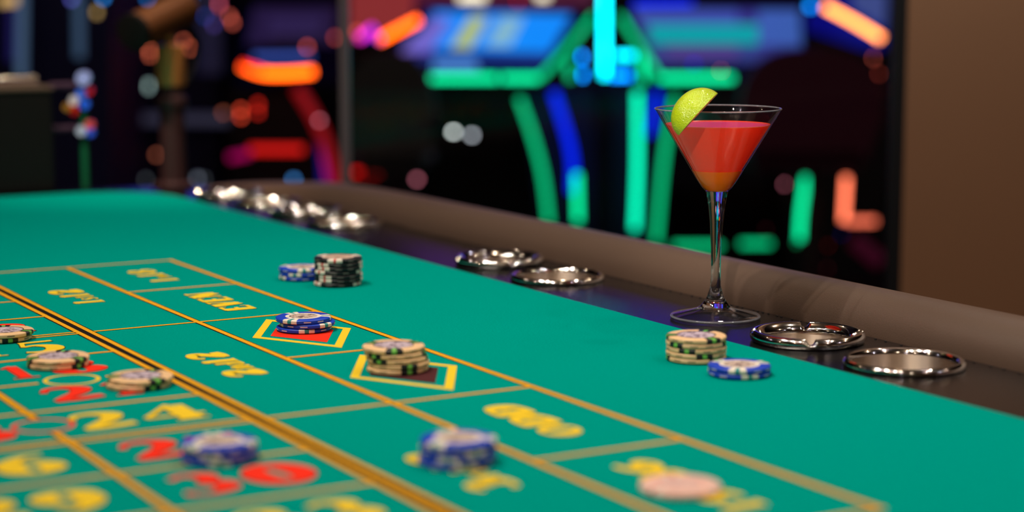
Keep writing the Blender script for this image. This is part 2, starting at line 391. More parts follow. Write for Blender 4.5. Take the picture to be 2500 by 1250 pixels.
def stack(kind, x, y, offs, rots, where, group):
    n = len(offs)
    for i in range(n):
        o = bpy.data.objects.new(kind + '_poker_chip', CM[kind][0]); C.objects.link(o)
        o.location = (x + offs[i][0], y + offs[i][1], T + .0005 + i * (CT + .00003)); o.rotation_euler = (0, 0, math.radians(rots[i]))
        p = 'single' if n == 1 else ('topmost' if i == n - 1 else POS[i])
        desc = {'cream': 'cream poker chip', 'blue': 'blue poker chip', 'black': 'black poker chip', 'pink': 'pale pink poker chip'}[kind]
        tag(o, (desc + ' ' + where) if n == 1 else '%s %s, %s' % (p, desc, where), 'poker chip', group if n > 1 else None)
        q = bpy.data.objects.new('chip_inlay', CM[kind][1]); C.objects.link(q); q.parent = o
        q['label'] = {'cream': 'silvery mauve patterned chip centre', 'blue': 'brown and white patterned chip centre', 'black': 'sand patterned chip centre', 'pink': 'rosy chip centre'}[kind]
# view azimuth: the face towards the lens is at about -120 degrees; a spot block is centred 16.5 deg after its rotation
def fr(a): return -120 + a - 16.5        # a = degrees to the right of the face towards the lens
def sc(x, y): return (RT * x + FW * y)[:2]
stack('blue', .6485, 1.494, [sc(0, 0), sc(.0005, 0), sc(-.0002, .0005)], [fr(-55), fr(-14), fr(12)], 'behind the tall black stack', 'blue chips behind the black stack')
stack('black', .661, 1.448, [sc(-.0006, 0), sc(.0004, 0), sc(.0004, 0), sc(-.0006, 0), sc(.0003, 0), sc(.0002, 0), sc(0, 0)], [fr(-58), fr(-32), fr(-32), fr(-46), fr(-36), fr(-38), fr(-4)], 'in the tall black stack', 'black chips in the tall stack')
stack('blue', .5485, 1.262, [sc(0, 0), sc(.0024, 0), sc(-.0005, 0)], [fr(12), fr(50), fr(-24)], 'on the red diamond', 'blue chips on the red diamond')
stack('cream', .5405, 1.094, [sc(0, 0), sc(.0007, 0), sc(-.0002, 0), sc(-.0013, 0), sc(-.0024, 0)], [fr(27), fr(25), fr(-32), fr(-40), fr(5)], 'on the black diamond', 'cream chips on the black diamond')
stack('cream', .7285, 1.027, [sc(0, 0), sc(0, 0), sc(.0003, 0), sc(0, 0), sc(0, 0)], [fr(38), fr(12), fr(-24), fr(-48), fr(32)], 'below the cocktail glass', 'cream chips below the glass')
stack('blue', .7235, .972, [sc(0, 0), sc(0, 0)], [fr(14), fr(-10)], 'beside the cream stack below the glass', 'blue chips beside the cream stack')
stack('cream', .3505, 1.333, [sc(-.0015, 0), sc(0, 0)], [fr(30), fr(78)], 'above number 15', 'cream chips above number 15')
stack('cream', .3545, 1.219, [sc(0, 0), sc(.0003, 0)], [fr(-64), fr(-58)], 'on number 18', 'cream chips covering number 18')
stack('cream', .3795, 1.129, [sc(-.001, 0), sc(.0005, .0005)], [fr(38), fr(44)], 'beside number 21', 'cream chips beside number 21')
stack('blue', .3535, .927, [sc(0, 0), sc(.0006, 0), sc(0, 0)], [fr(10), fr(-6), fr(-40)], 'beside number 27', 'blue chips beside number 27')
stack('blue', .4585, .858, [sc(-.0008, 0), sc(.0002, 0), sc(0, 0), sc(.0002, 0)], [fr(18), fr(-14), fr(30), fr(-36)], 'on the third dozen', 'blue chips on the third dozen')
stack('pink', .5265, .754, [sc(0, 0)], [fr(-50)], 'lying alone on the felt nearest the lens', None)

# ================================================================== CUP HOLDERS AND ASHTRAYS
def cup_holder(x, y, label, far=False):
    t = thing('cup_holder', label, 'cup holder', (x, y, T), 'steel cup holders sunk in the apron')
    bm = bmesh.new(); lathe(bm, [(.0352, -.001), (.0402, 0), (.0404, .0016), (.0396, .0032), (.0380, .0042), (.0362, .0040), (.0350, .0028), (.0342, .0010), (.0340, -.001)], 72, closed=True)
    link('rim', bm, CHROME, t)
    bm = bmesh.new(); lathe(bm, [(.0352, 0), (.0352, -.058), (0, -.060), (0, -.0585), (.0338, -.0565), (.0338, .0008)], 64); link('cup_wall', bm, STEEL, t)
    return t
def ashtray(x, y, rot, label):
    t = thing('ashtray', label, 'ashtray', (x, y, T), 'steel ashtrays sunk in the apron')
    def fz(a, r, z):
        if z < .002: return 0
        d = min(abs((a - rot - k * PI / 2 + PI) % (2 * PI) - PI) for k in range(4)); w = .085
        return -(z - .002) * .8 * max(0., 1 - (d / w) ** 2) ** .5 if d < w else 0
    bm = bmesh.new(); lathe(bm, [(.0345, -.001), (.0392, 0), (.0402, .0014), (.0405, .0032), (.0400, .0049), (.0390, .0062), (.0376, .0070), (.0360, .0070), (.0342, .0062), (.0324, .0050), (.0308, .0038), (.0297, .0026), (.0292, .0012), (.0292, -.001)], 192, fz=fz, closed=True)
    link('notched_rim', bm, CHROME, t)
    bm = bmesh.new(); lathe(bm, [(.0352, 0), (.0352, -.034), (0, -.036), (0, -.0345), (.0294, -.0325), (.0294, .0)], 64); link('bowl', bm, STEEL, t)
    return t
cup_holder(*HOLES[0], 'steel cup holder nearest the lower right corner, beside the notched ashtray')
ashtray(*HOLES[1], math.radians(-120 - 5), 'notched steel ashtray just right of the cocktail glass')
cup_holder(*HOLES[2], 'steel cup holder in the middle of the apron, left of the glass stem')
ashtray(*HOLES[3], math.radians(-120 - 72), 'notched steel ashtray left of the middle cup holder')
cup_holder(*HOLES[4], 'blurred steel cup holder beyond the black chip stack, nearest of the far group')
ashtray(*HOLES[5], math.radians(-100), 'blurred steel ashtray, second of the far group')
cup_holder(*HOLES[6], 'blurred steel cup holder, third of the far group')
ashtray(*HOLES[7], math.radians(-110), 'farthest steel ashtray at the rail corner')

# ================================================================== COCKTAIL
def thin_glass(f0=.04):
    m = bpy.data.materials.new('thin_glass'); m.use_nodes = True; nt = m.node_tree; nt.nodes.remove(nt.nodes['Principled BSDF'])
    o = nt.nodes['Material Output']; tr = nt.nodes.new('ShaderNodeBsdfTransparent'); gl = nt.nodes.new('ShaderNodeBsdfGlossy'); gl.inputs['Roughness'].default_value = .02
    tr.inputs['Color'].default_value = (.97, .975, .98, 1)
    lw = nt.nodes.new('ShaderNodeLayerWeight'); lw.inputs['Blend'].default_value = .5; mx = nt.nodes.new('ShaderNodeMixShader')
    pw = nt.nodes.new('ShaderNodeMath'); pw.operation = 'POWER'; pw.inputs[1].default_value = 5
    fr_ = nt.nodes.new('ShaderNodeMath'); fr_.operation = 'MULTIPLY_ADD'; fr_.inputs[1].default_value = .93; fr_.inputs[2].default_value = f0; fr_.use_clamp = True
    nt.links.new(lw.outputs['Facing'], pw.inputs[0]); nt.links.new(pw.outputs[0], fr_.inputs[0])
    nt.links.new(fr_.outputs[0], mx.inputs[0]); nt.links.new(tr.outputs[0], mx.inputs[1]); nt.links.new(gl.outputs[0], mx.inputs[2]); nt.links.new(mx.outputs[0], o.inputs[0])
    return m
def solid_glass():
    m = bpy.data.materials.new('solid_glass'); m.use_nodes = True; nt = m.node_tree; b = nt.nodes['Principled BSDF']
    b.inputs['Transmission Weight'].default_value = 1; b.inputs['Roughness'].default_value = 0; b.inputs['IOR'].default_value = 1.5; b.inputs['Base Color'].default_value = (.98, .98, 1, 1)
    return m
THIN, SOLID = thin_glass(), solid_glass()
FOOTG = thin_glass(.13); FOOTG.name = 'foot_glass'
CLEARRIM = mat('rim_glass', (200, 205, 215), .08, spec=1); CLEARRIM.node_tree.nodes['Principled BSDF'].inputs['Transmission Weight'].default_value = .8
GX, GY = .838, 1.157
glass = thing('martini_glass', 'stemmed martini glass of red cocktail standing on the black apron', 'cocktail glass', (GX, GY, T))
# bowl: double wall cone
bm = bmesh.new()
outer = [(.0085, .0955), (.0115, .0985), (.0155, .1045), (.0466, .1562)]
inner = [(.0470, .1566), (.0466, .1570), (.0460, .1566), (.0190, .1125), (.0165, .1086), (.0125, .1050), (.0075, .1026), (0, .1017)]
prof = outer[:3]
for k in range(1, 13): prof.append((outer[2][0] + (outer[3][0] - outer[2][0]) * k / 12, outer[2][1] + (outer[3][1] - outer[2][1]) * k / 12))
lathe(bm, prof + inner, 96); link('bowl', bm, THIN, glass)
bm = bmesh.new(); lathe(bm, [(.0466 + .0006 * math.cos(a * PI / 4), .1568 + .0006 * math.sin(a * PI / 4)) for a in range(8)], 96, closed=True); link('rim', bm, CLEARRIM, glass)
# drink: fills the inside and the glowing foot of the cone
def drink_mat(name, c1, c2, tw):
    m = bpy.data.materials.new(name); m.use_nodes = True; nt = m.node_tree; b = nt.nodes['Principled BSDF']; o = nt.nodes['Material Output']
    b.inputs['Base Color'].default_value = lin(c1); b.inputs['Roughness'].default_value = .2; b.inputs['Specular IOR Level'].default_value = .25
    b.inputs['Subsurface Weight'].default_value = .25; b.inputs['Subsurface Radius'].default_value = (.03, .006, .004); b.inputs['Subsurface Scale'].default_value = .5
    tl = nt.nodes.new('ShaderNodeBsdfTranslucent'); tl.inputs['Color'].default_value = lin(c2); mx = nt.nodes.new('ShaderNodeMixShader'); mx.inputs[0].default_value = tw
    nt.links.new(b.outputs[0], mx.inputs[1]); nt.links.new(tl.outputs[0], mx.inputs[2]); nt.links.new(mx.outputs[0], o.inputs[0])
    return m
LIQ = drink_mat('cocktail', (250, 84, 54), (255, 110, 56), .45)
bm = bmesh.new(); sl = (.0460 - .0190) / (.1566 - .1125)
def ri(z): return .0187 + (z - .1125) * sl
lp = [(0, .1021), (.0073, .1030), (.0122, .1054), (.0161, .1090), (ri(.1127), .1127)] + [(ri(z), z) for z in (.115, .118, .124, .130, .136, .142, .1455)] + [(ri(.1455) - .0006, .1450), (0, .1449)]
lathe(bm, lp, 96); o = link('cocktail', bm, LIQ, glass); o['label'] = 'cloudy coral red drink'
bm = bmesh.new(); lathe(bm, [(0, .0960), (.0078, .0960), (.0111, .0988), (.0149, .1045), (.0188, .1112), (.0163, .1078), (.0123, .1043), (.0073, .1020), (0, .1011)], 64)
AMB = drink_mat('amber_glass', (255, 126, 22), (255, 160, 40), .12)
_n = AMB.node_tree; _o = _n.nodes['Material Output']; _src = _o.inputs[0].links[0].from_socket
_tr = _n.nodes.new('ShaderNodeBsdfTransparent'); _tr.inputs[0].default_value = (1, .5, .2, 1); _mx = _n.nodes.new('ShaderNodeMixShader'); _mx.inputs[0].default_value = .25
_n.links.new(_src, _mx.inputs[1]); _n.links.new(_tr.outputs[0], _mx.inputs[2]); _n.links.new(_mx.outputs[0], _o.inputs[0])
o = link('bowl_foot', bm, AMB, glass); o['label'] = 'orange tinted thick glass below the drink'
bm = bmesh.new()
lathe(bm, [(0, .0957), (.0083, .0956), (.0074, .0915), (.0062, .084), (.0050, .072), (.0042, .058), (.0037, .044), (.0036, .032), (.0040, .0245), (.0050, .0205), (.0058, .0185), (.0060, .0168), (.0078, .0135), (.0100, .0105), (.0115, .0088), (.0100, .0070), (0, .0064)], 96)
link('stem', bm, SOLID, glass)
bm = bmesh.new()
lathe(bm, [(.0112, .0090), (.0135, .0076), (.019, .0058), (.026, .0042), (.0318, .0031), (.0333, .0024), (.0336, .0015), (.0328, .0006), (.0305, .0002), (.0290, .0004), (.0240, .0016), (.0170, .0034), (.0112, .0060)], 128)
link('foot', bm, FOOTG, glass)
bm = bmesh.new(); lathe(bm, [(.0328 + .0012 * math.cos(a * PI / 5), .0013 + .0011 * math.sin(a * PI / 5)) for a in range(10)], 128, closed=True); link('foot_edge', bm, CLEARRIM, glass)

# lime wedge on the rim
LS = mat('lime_rind', (168, 190, 14), .24, noise=.25, nscale=90, spec=.6, coat=.25)
nt = LS.node_tree; b = nt.nodes['Principled BSDF']; tc = nt.nodes.new('ShaderNodeTexCoord'); v = nt.nodes.new('ShaderNodeTexVoronoi'); v.inputs['Scale'].default_value = 1250
bp = nt.nodes.new('ShaderNodeBump'); bp.inputs['Strength'].default_value = .6; bp.inputs['Distance'].default_value = .0008
nt.links.new(tc.outputs['Object'], v.inputs['Vector']); nt.links.new(v.outputs['Distance'], bp.inputs['Height']); nt.links.new(bp.outputs['Normal'], b.inputs['Normal'])
LF = mat('lime_flesh', (196, 206, 120), .3, noise=.3, nscale=300)
p1, p0 = at(1751, 231, 1.372), at(1657, 331, 1.362)        # the two tips
lime = thing('lime_wedge', 'bright green lime wedge perched on the rim of the cocktail glass', 'lime wedge', (p0 + p1) / 2)
ax = (p1 - p0); Lh = ax.length / 2; ax.normalize()
vw = RW @ Vector((0, 0, 1)); up = RW @ Vector((-.62, .55, .62)); up = (up - ax * up.dot(ax)).normalized(); sd = ax.cross(up)
bm = bmesh.new(); NA, NL = 20, 28; Wd = .0178; half = math.radians(50)
rows = []
for i in range(NL + 1):
    t = PI * i / NL; c, s = -math.cos(t), math.sin(t); c = math.copysign(abs(c) ** .95, c)
    rows.append([bm.verts.new(ax * (c * Lh) + (up * math.cos(a) + sd * math.sin(a)) * (Wd * s ** 1.05)) for a in [(-half + 2 * half * j / NA) for j in range(NA + 1)]])
for i in range(NL):
    for j in range(NA):
        try: bm.faces.new((rows[i][j], rows[i + 1][j], rows[i + 1][j + 1], rows[i][j + 1]))
        except ValueError: pass
bmesh.ops.remove_doubles(bm, verts=bm.verts[:], dist=1e-5)
link('rind', bm, LS, lime)
bm = bmesh.new()
for a in (-half, half):
    e = [bm.verts.new(ax * (-math.cos(PI * i / NL) * Lh) + (up * math.cos(a * .985) + sd * math.sin(a * .985)) * (Wd * math.sin(PI * i / NL) ** 1.05 * .985 if 0 < i < NL else 0)) for i in range(NL + 1)]
    bm.faces.new(e)
link('flesh', bm, LF, lime, smooth=False)

# ================================================================== FAR END OF THE TABLE
# spotlight on a post
sp = thing('spotlight', 'bronze cylindrical spotlight head on a dark post at the far end of the table', 'lamp', (.824, 2.298, T))
D = 2.392
def loc(p): return p - Vector(sp.location)
bx, by = .824, 2.298
def zt(py, d=D): return at(425, py, d).z - T
bm = bmesh.new(); lathe(bm, [(0, 0), (.026, 0), (.026, .004), (.0165, .008), (.0155, zt(262)), (0, zt(262))], 32); link('post', bm, DARKM, sp)
bm = bmesh.new(); lathe(bm, [(.0, zt(262)), (.019, zt(262)), (.0205, zt(250)), (.019, zt(238)), (.0145, zt(232)), (.0135, zt(212)), (0, zt(212))], 32); link('collar', bm, DARKM, sp)
bm = bmesh.new(); lathe(bm, [(0, zt(212)), (.0175, zt(210)), (.0185, zt(205)), (.0185, zt(112)), (.0165, zt(108)), (0, zt(108))], 32); link('brass_body', bm, BRASS, sp)
bm = bmesh.new(); lathe(bm, [(0, zt(108)), (.006, zt(108)), (.006, zt(85)), (0, zt(85))], 16); link('swivel', bm, BRASS, sp)
h0, h1 = loc(at(328, 78, 2.33)), loc(at(455, 18, 2.42))
bm = bmesh.new(); dv = (h1 - h0).normalized()
tube(bm, [h0, h0 + dv * .002, h1 - dv * .004, h1], [.0215, .0225, .0225, .019], 32); link('lamp_head', bm, BRONZE, sp)
bm = bmesh.new(); tube(bm, [h0 - dv * .006, h0 - dv * .005, h0 + dv * .002], [.019, .0235, .0235], 32); link('lens_hood', bm, BLACKP, sp)
bm = bmesh.new(); tube(bm, spline([loc(at(462, 60, 2.42)), loc(at(482, 100, 2.43)), loc(at(476, 150, 2.43)), loc(at(455, 200, 2.41)), loc(at(430, 222, 2.40))], 6), .0045, 10); link('cable', bm, BLACKP, sp)
# black box and chip rack
bb = thing('black_box', 'matte black box with a thin pale lid edge at the far left of the table', 'box', (0.30, 2.36, T))
bm = bmesh.new(); box(bm, (-.3, -.045, 0), (.378, .05, .123), bev=.003); link('box_body', bm, BLACKP, bb, smooth=False)
bm = bmesh.new(); box(bm, (-.302, -.047, .1232), (.380, .052, .129), bev=.002); link('lid', bm, mat('lid_taupe', (92, 78, 68), .4), bb, smooth=False)
tr = thing('chrome_handle', 'curved chrome tube lying on the lid of the black box', 'handle', (.30, 2.36, T + .129))
bm = bmesh.new(); q = [at(-60, 207, 2.37), at(0, 196, 2.37), at(50, 198, 2.37), at(92, 208, 2.37)]; zl = T + .129 + .0062
pts = spline([Vector((p.x, 2.36, max(p.z, zl))) - Vector(tr.location) for p in q], 6)
tube(bm, pts, .006, 12); link('tube', bm, CHROME, tr)
rk = thing('chip_rack', 'upright rack of coloured chips beside the black box', 'rack', (.722, 2.335, T))
bm = bmesh.new(); tube(bm, [(0, 0, 0), (0, 0, .136)], .0045, 12); link('rack_post', bm, mat('rack_green', (16, 96, 62), .35), rk)
for z in (.128, .075):
    bm = bmesh.new(); tube(bm, [(-.042, .0, z), (.001, 0, z)], .0045, 12); link('rack_arm', bm, mat('rack_mauve', (70, 48, 72), .3, metal=.6), rk)
for dx, z, c, r in ((0, .137, (150, 170, 240), .009), (.006, .122, (200, 30, 50), .006), (-.004, .118, (60, 110, 240), .006), (0, .105, (40, 100, 250), .0065), (-.013, .110, (200, 200, 215), .006), (-.014, .098, (180, 30, 20), .006), (-.022, .102, (150, 110, 40), .005), (.006, .079, (210, 80, 90), .006), (-.005, .072, (180, 200, 235), .006), (.006, .070, (50, 90, 240), .006)):
    bm = bmesh.new(); lathe(bm, [(0, -r * .5), (r, -r * .5), (r, r * .5), (0, r * .5)], 20)
    o = link('coloured_disc', bm, mat('disc_%d_%d_%d' % c, c, .2), rk, loc=(dx, -.006, z)); o.rotation_euler = (PI / 2, 0, -.5)

# ================================================================== GLASS SCREEN AND COLUMN BEHIND THE RAIL
DS = 2.5
scr = thing('glass_screen', 'clear glass screen in a thin dark metal frame behind the table rail', 'glass screen', (0, 0, 0))
def vbox(px0, px1, d0, dd, z0, z1, sk=0):
    a = at(px0, 500, d0); b = at(px1, 500, d0); bm = bmesh.new()
    prism(bm, [Vector((a.x, a.y, z0)), Vector((b.x, b.y, z0)), Vector((b.x, b.y, z0)) + FW * dd + RT * sk, Vector((a.x, a.y, z0)) + FW * dd + RT * sk], (0, 0, z1 - z0)); return bm
link('post', vbox(833, 857, DS, .012, 0, 1.9), mat('post_grey', (92, 84, 92), .3, metal=.5), scr, smooth=False)
link('frame', vbox(2172, 2202, DS, .02, 0, 1.9), BLACKP, scr, smooth=False)
link('pane', vbox(856, 2173, DS + .004, .006, 0, 1.9), thin_glass(.01), scr, smooth=False)
link('top_rail', vbox(833, 2202, DS, .02, 1.9, 1.92), BLACKP, scr, smooth=False)
col = thing('column', 'broad warm brown satin column at the right border', 'column', (0, 0, 0))
link('column_shaft', vbox(2204, 2900, DS + .0, .4, 0, 3.2, .11), mat('column_brown', (104, 70, 44), .5, noise=.05, nscale=3), col, smooth=False)

# ================================================================== GAMING MACHINES
def led(name, pts, r, m, parent, n=10, label=None):
    bm = bmesh.new(); pp = [at(*p) for p in pts]
    tube(bm, spline(pp, 5) if len(pp) > 2 else pp, r, n); o = link(name, bm, m, parent)
    if label: o['label'] = label
    return o
def slab(parent, name, quads, m, dd=.02):
    """quads: lists of (px, py, d) corner points of one plate; thickness goes away from the lens"""
    bm = bmesh.new(); ms = []
    for i, (q, mm) in enumerate(quads):
        prism(bm, [at(*p) - FW * (.004 * i) for p in q], FW * (dd if i == 0 else .003), i); ms.append(mm)
    return link(name, bm, ms, parent, smooth=False)
GREEN = glow('green', (0, 222, 144), 2.6); GREEN2 = glow('green_dim', (0, 210, 130), 1.35); CYAN = glow('cyan', (0, 225, 245), 7.0)
BLUE = glow('blue', (0, 30, 235), 1.6); AZUR = glow('azure', (0, 140, 255), 5.0); ORNG = glow('orange', (255, 88, 8), 7.0)
REDL = glow('red', (230, 20, 12), 3.0); REDD = glow('red_dim', (150, 8, 20), .75); SALM = glow('salmon', (255, 120, 84), 3.2); AMBR = glow('amber', (255, 140, 50), 6.5); MAG = glow('magenta', (225, 40, 190), 3.0)
WHITE = glow('white', (235, 245, 240), 9.0); PINKL = glow('pink', (220, 120, 140), 3.4)
DM = 6.5
def machine(label, bx_, group='gaming machines beyond the table'):
    return thing('slot_machine', label, 'slot machine', (bx_.x, bx_.y, 0), group)
def fin(root):
    for ch in list(bpy.data.objects):
        if ch.parent == root: ch.location = Vector(ch.location) - Vector(root.location)
S = lambda n, c, s: glow('screen_' + n, c, s)
# left machine of the green lit pair
m1 = machine('slot machine with a blue striped screen and green light strips, left of the cyan tube', at(1240, 300, DM))
slab(m1, 'button_deck', [([(1000, 200, 6.35), (1325, 200, 6.35), (1452, 22, 6.75), (1040, 8, 6.75), (960, 120, 6.5)], CAB2)], CAB2)
slab(m1, 'screen', [([(1010, 150, 6.35), (1330, 160, 6.37), (1405, 30, 6.6), (1045, 22, 6.6)], S('navy', (30, 40, 130), .8)),
    ([(1050, 120, 6.34), (1340, 128, 6.36), (1395, 36, 6.55), (1060, 28, 6.55)], S('blue', (0, 118, 215), 1.5)),
    ([(975, 130, 6.32), (1050, 128, 6.32), (1105, 45, 6.46), (1055, 45, 6.46)], S('violet', (120, 110, 215), .9)),
    ([(1100, 118, 6.31), (1148, 118, 6.31), (1192, 40, 6.45), (1150, 40, 6.45)], S('gold', (190, 205, 110), .9)),
    ([(1185, 112, 6.30), (1245, 112, 6.30), (1280, 42, 6.44), (1222, 42, 6.44)], S('pale', (130, 185, 210), 1.0))], CAB2)
slab(m1, 'player_panel', [([(1055, 172, 6.3), (1170, 172, 6.3), (1160, 146, 6.32), (1060, 146, 6.32)], S('sky', (80, 140, 220), 1.0))], CAB)
slab(m1, 'cabinet', [([(1262, 210, 6.5), (1450, 210, 6.5), (1450, 760, 6.5), (1345, 760, 6.5), (1300, 400, 6.5)], CAB2)], CAB, dd=.5)
led('light_strip', [(1052, 191, 6.29), (1215, 191, 6.29)], .010, GREEN, m1)
led('light_strip', [(1225, 191, 6.29), (1315, 191, 6.29)], .010, GREEN, m1)
led('light_strip', [(1320, 188, 6.29), (1385, 118, 6.5), (1448, 40, 6.7)], .009, GREEN2, m1)
led('light_strip', [(1268, 240, 6.45), (1300, 330, 6.45), (1326, 430, 6.45), (1340, 545, 6.45)], .010, GREEN2, m1)
led('light_strip', [(1352, 225, 6.45), (1385, 330, 6.45), (1398, 400, 6.45), (1398, 470, 6.45)], .014, BLUE, m1)
led('light_strip', [(1409, 425, 6.4), (1411, 540, 6.4)], .010, GREEN, m1)
led('light_strip', [(1385, 150, 6.2), (1392, 195, 6.2)], .009, GREEN2, m1)
fin(m1)
# right machine
m2 = machine('slot machine with a teal and violet screen and green light strips, behind the cocktail glass', at(1700, 300, DM))
slab(m2, 'button_deck', [([(1612, 200, 6.35), (1980, 200, 6.35), (1960, 8, 6.75), (1510, 20, 6.75)], CAB2)], CAB2)
slab(m2, 'screen', [([(1600, 160, 6.36), (1960, 150, 6.36), (1950, 22, 6.6), (1545, 20, 6.6)], S('dusk', (62, 60, 150), .7)),
    ([(1560, 60, 6.5), (1800, 60, 6.5), (1800, 24, 6.58), (1545, 24, 6.58)], S('indigo', (70, 90, 185), .8)),
    ([(1590, 108, 6.4), (1850, 108, 6.4), (1850, 60, 6.5), (1580, 60, 6.5)], S('teal', (0, 140, 140), 1.4)),
    ([(1630, 140, 6.34), (1800, 140, 6.34), (1800, 112, 6.38), (1620, 112, 6.38)], S('mauve', (100, 70, 150), .7)),
    ([(1850, 110, 6.36), (1955, 110, 6.36), (1950, 25, 6.55), (1850, 25, 6.55)], S('steel_blue', (66, 104, 190), .8))], CAB2)
slab(m2, 'cabinet', [([(1500, 210, 6.5), (1650, 210, 6.5), (1600, 760, 6.5), (1500, 760, 6.5)], CAB2)], CAB, dd=.5)
led('light_strip', [(1612, 191, 6.29), (1790, 191, 6.29)], .010, GREEN, m2)
led('light_strip', [(1608, 186, 6.29), (1560, 110, 6.5), (1515, 40, 6.7)], .009, GREEN2, m2)
led('light_strip', [(1556, 225, 6.4), (1556, 400, 6.4), (1550, 560, 6.4)], .011, glow('mint', (0, 228, 172), 2.7), m2)
led('light_strip', [(1648, 235, 6.45), (1622, 380, 6.45), (1602, 590, 6.45)], .010, GREEN2, m2)
led('light_strip', [(1605, 225, 6.5), (1585, 330, 6.5)], .012, BLUE, m2)
led('light_strip', [(1548, 8, 6.3), (1690, 6, 6.3)], .010, BLUE, m2)
led('light_strip', [(1568, 130, 6.5), (1572, 200, 6.5)], .008, GREEN, m2)
led('indicator', [(1688, 156, 6.3), (1700, 156, 6.3)], .007, BLUE, m2)
led('indicator', [(1758, 172, 6.33), (1762, 172, 6.33)], .004, SALM, m2)
fin(m2)
cn = thing('neon_column', 'upright cyan light tube between the two green lit machines', 'light tube', at(1476, 300, 6.2))
led('light_tube', [(1476, -420, 6.2), (1476, 188, 6.2)], .011, CYAN, cn)
bm = bmesh.new(); a = at(1476, 192, 6.22); lathe(bm, [(0, -a.z), (.05, -a.z), (.02, -a.z + .03), (.014, -.03), (.014, 0), (0, 0)], 20, a); link('stand', bm, CAB2, cn)
led('light_bar', [(1500, 136, 6.18), (1548, 136, 6.18)], .009, glow('aqua', (0, 215, 240), 5.5), cn)
led('light_bar', [(1492, 185, 6.22), (1540, 185, 6.22)], .009, AZUR, cn)
for p in ((1421, 139), (1423, 183)): led('light_bulb', [(p[0] - 3, p[1], 6.2), (p[0] + 3, p[1], 6.2)], .011, glow('azure_bulb', (0, 140, 255), 11), cn)
fin(cn)
# base strips of a further machine low on the right
m3 = machine('slot machine behind the maroon chair, with green floor strips and an orange lit edge', at(1900, 400, 6.9))
slab(m3, 'cabinet', [([(1900, 250, 6.9), (2168, 200, 6.9), (2168, 760, 6.9), (1930, 760, 6.9)], CAB)], CAB, dd=.4)
slab(m3, 'screen', [([(1960, 70, 6.9), (2110, 120, 6.9), (2160, 120, 6.9), (2165, 0, 7.1), (2010, -30, 7.1)], S('deep_blue', (8, 10, 120), .9)),
    ([(2080, 20, 6.9), (2160, 70, 6.9), (2165, -20, 7.0), (2080, -20, 7.0)], S('slate', (70, 84, 150), .8))], CAB)
led('light_strip', [(1968, 432, 6.3), (1956, 520, 6.3), (1952, 585, 6.3)], .010, GREEN, m3)
led('light_strip', [(1645, 600, 6.35), (1760, 600, 6.35)], .009, GREEN2, m3)
led('light_strip', [(1808, 595, 6.35), (1882, 595, 6.35)], .009, GREEN2, m3)
led('light_strip', [(2150, 210, 6.5), (2110, 330, 6.5), (2060, 420, 6.5)], .018, glow('maroon_chair_leg', (70, 6, 20), .35), m3)  # dark red chair leg, not a lamp; its tone is put in as glow
led('light_strip', [(2085, 585, 6.5), (2150, 640, 6.5)], .03, glow('plum_edge', (80, 6, 40), .35), m3)
led('light_strip', [(2014, 16, 6.3), (2082, 52, 6.3), (2152, 94, 6.3)], .011, AMBR, m3)
led('light_strip', [(2066, 432, 6.3), (2060, 540, 6.3)], .010, SALM, m3)
led('light_strip', [(2070, 540, 6.32), (2138, 540, 6.32)], .009, glow('salmon_dim', (240, 110, 80), 2.0), m3)
led('indicator', [(1972, 15, 6.3), (1985, 15, 6.3)], .010, AZUR, m3)
for p, m in (((2132, 142), glow('rust', (230, 100, 80), 3.0)), ((2146, 180), glow('rust2', (220, 80, 60), 2.0)), ((2130, 184), glow('olive', (150, 120, 84), 2.2)), ((1915, 450), PINKL), ((2022, 600), REDD), ((2055, 572), glow('ink_blue', (0, 10, 150), .8)), ((2020, 655), glow('dark_rose', (110, 20, 40), .9)), ((1945, 592), GREEN2), ((1870, 560), glow('dark_rose', 0, 0))):
    led('indicator', [(p[0] - 2, p[1], 6.3), (p[0] + 2, p[1], 6.3)], .006, m, m3)
fin(m3)
# orange and red lit machine left of the post
m4 = machine('slot machine outlined in orange and red light, left of the grey post', at(700, 300, 6.7))
slab(m4, 'button_deck', [([(570, 220, 6.7), (700, 205, 6.6), (830, 205, 6.6), (845, 20, 7.0), (575, 10, 7.0)], CAB2)], CAB2)
slab(m4, 'screen', [([(600, 110, 6.6), (815, 110, 6.6), (820, 15, 6.8), (620, 15, 6.8)], S('plum', (48, 34, 70), .4)), ([(650, 85, 6.58), (780, 85, 6.58), (790, 40, 6.7), (660, 40, 6.7)], S('lilac', (66, 52, 100), .35))], CAB2)
slab(m4, 'cabinet', [([(560, 210, 6.7), (760, 210, 6.7), (840, 480, 6.7), (840, 760, 6.7), (560, 760, 6.7)], CAB)], CAB, dd=.4)
led('light_strip', [(590, 160, 6.3), (640, 178, 6.3), (700, 180, 6.3), (765, 175, 6.3)], .012, ORNG, m4)
led('light_strip', [(590, 158, 6.28), (640, 172, 6.28)], .008, REDL, m4)
led('light_strip', [(725, 215, 6.5), (770, 290, 6.5), (805, 380, 6.5), (822, 460, 6.5)], .020, REDD, m4)
led('light_strip', [(790, 360, 6.52), (812, 470, 6.52)], .010, glow('magenta_dim', (150, 0, 90), 1.6), m4)
led('light_strip', [(610, 365, 6.5), (740, 365, 6.5)], .012, glow('red_bar', (200, 20, 16), 1.5), m4)
led('light_strip', [(785, 350, 6.56), (790, 460, 6.56)], .010, glow('night_blue', (20, 20, 130), .8), m4)
led('light_strip', [(560, 385, 6.52), (610, 375, 6.52)], .012, glow('magenta_bar', (150, 0, 80), 1.2), m4)
led('light_strip', [(620, 140, 6.4), (760, 138, 6.4)], .009, glow('haze_blue', (50, 90, 190), 1.0), m4)
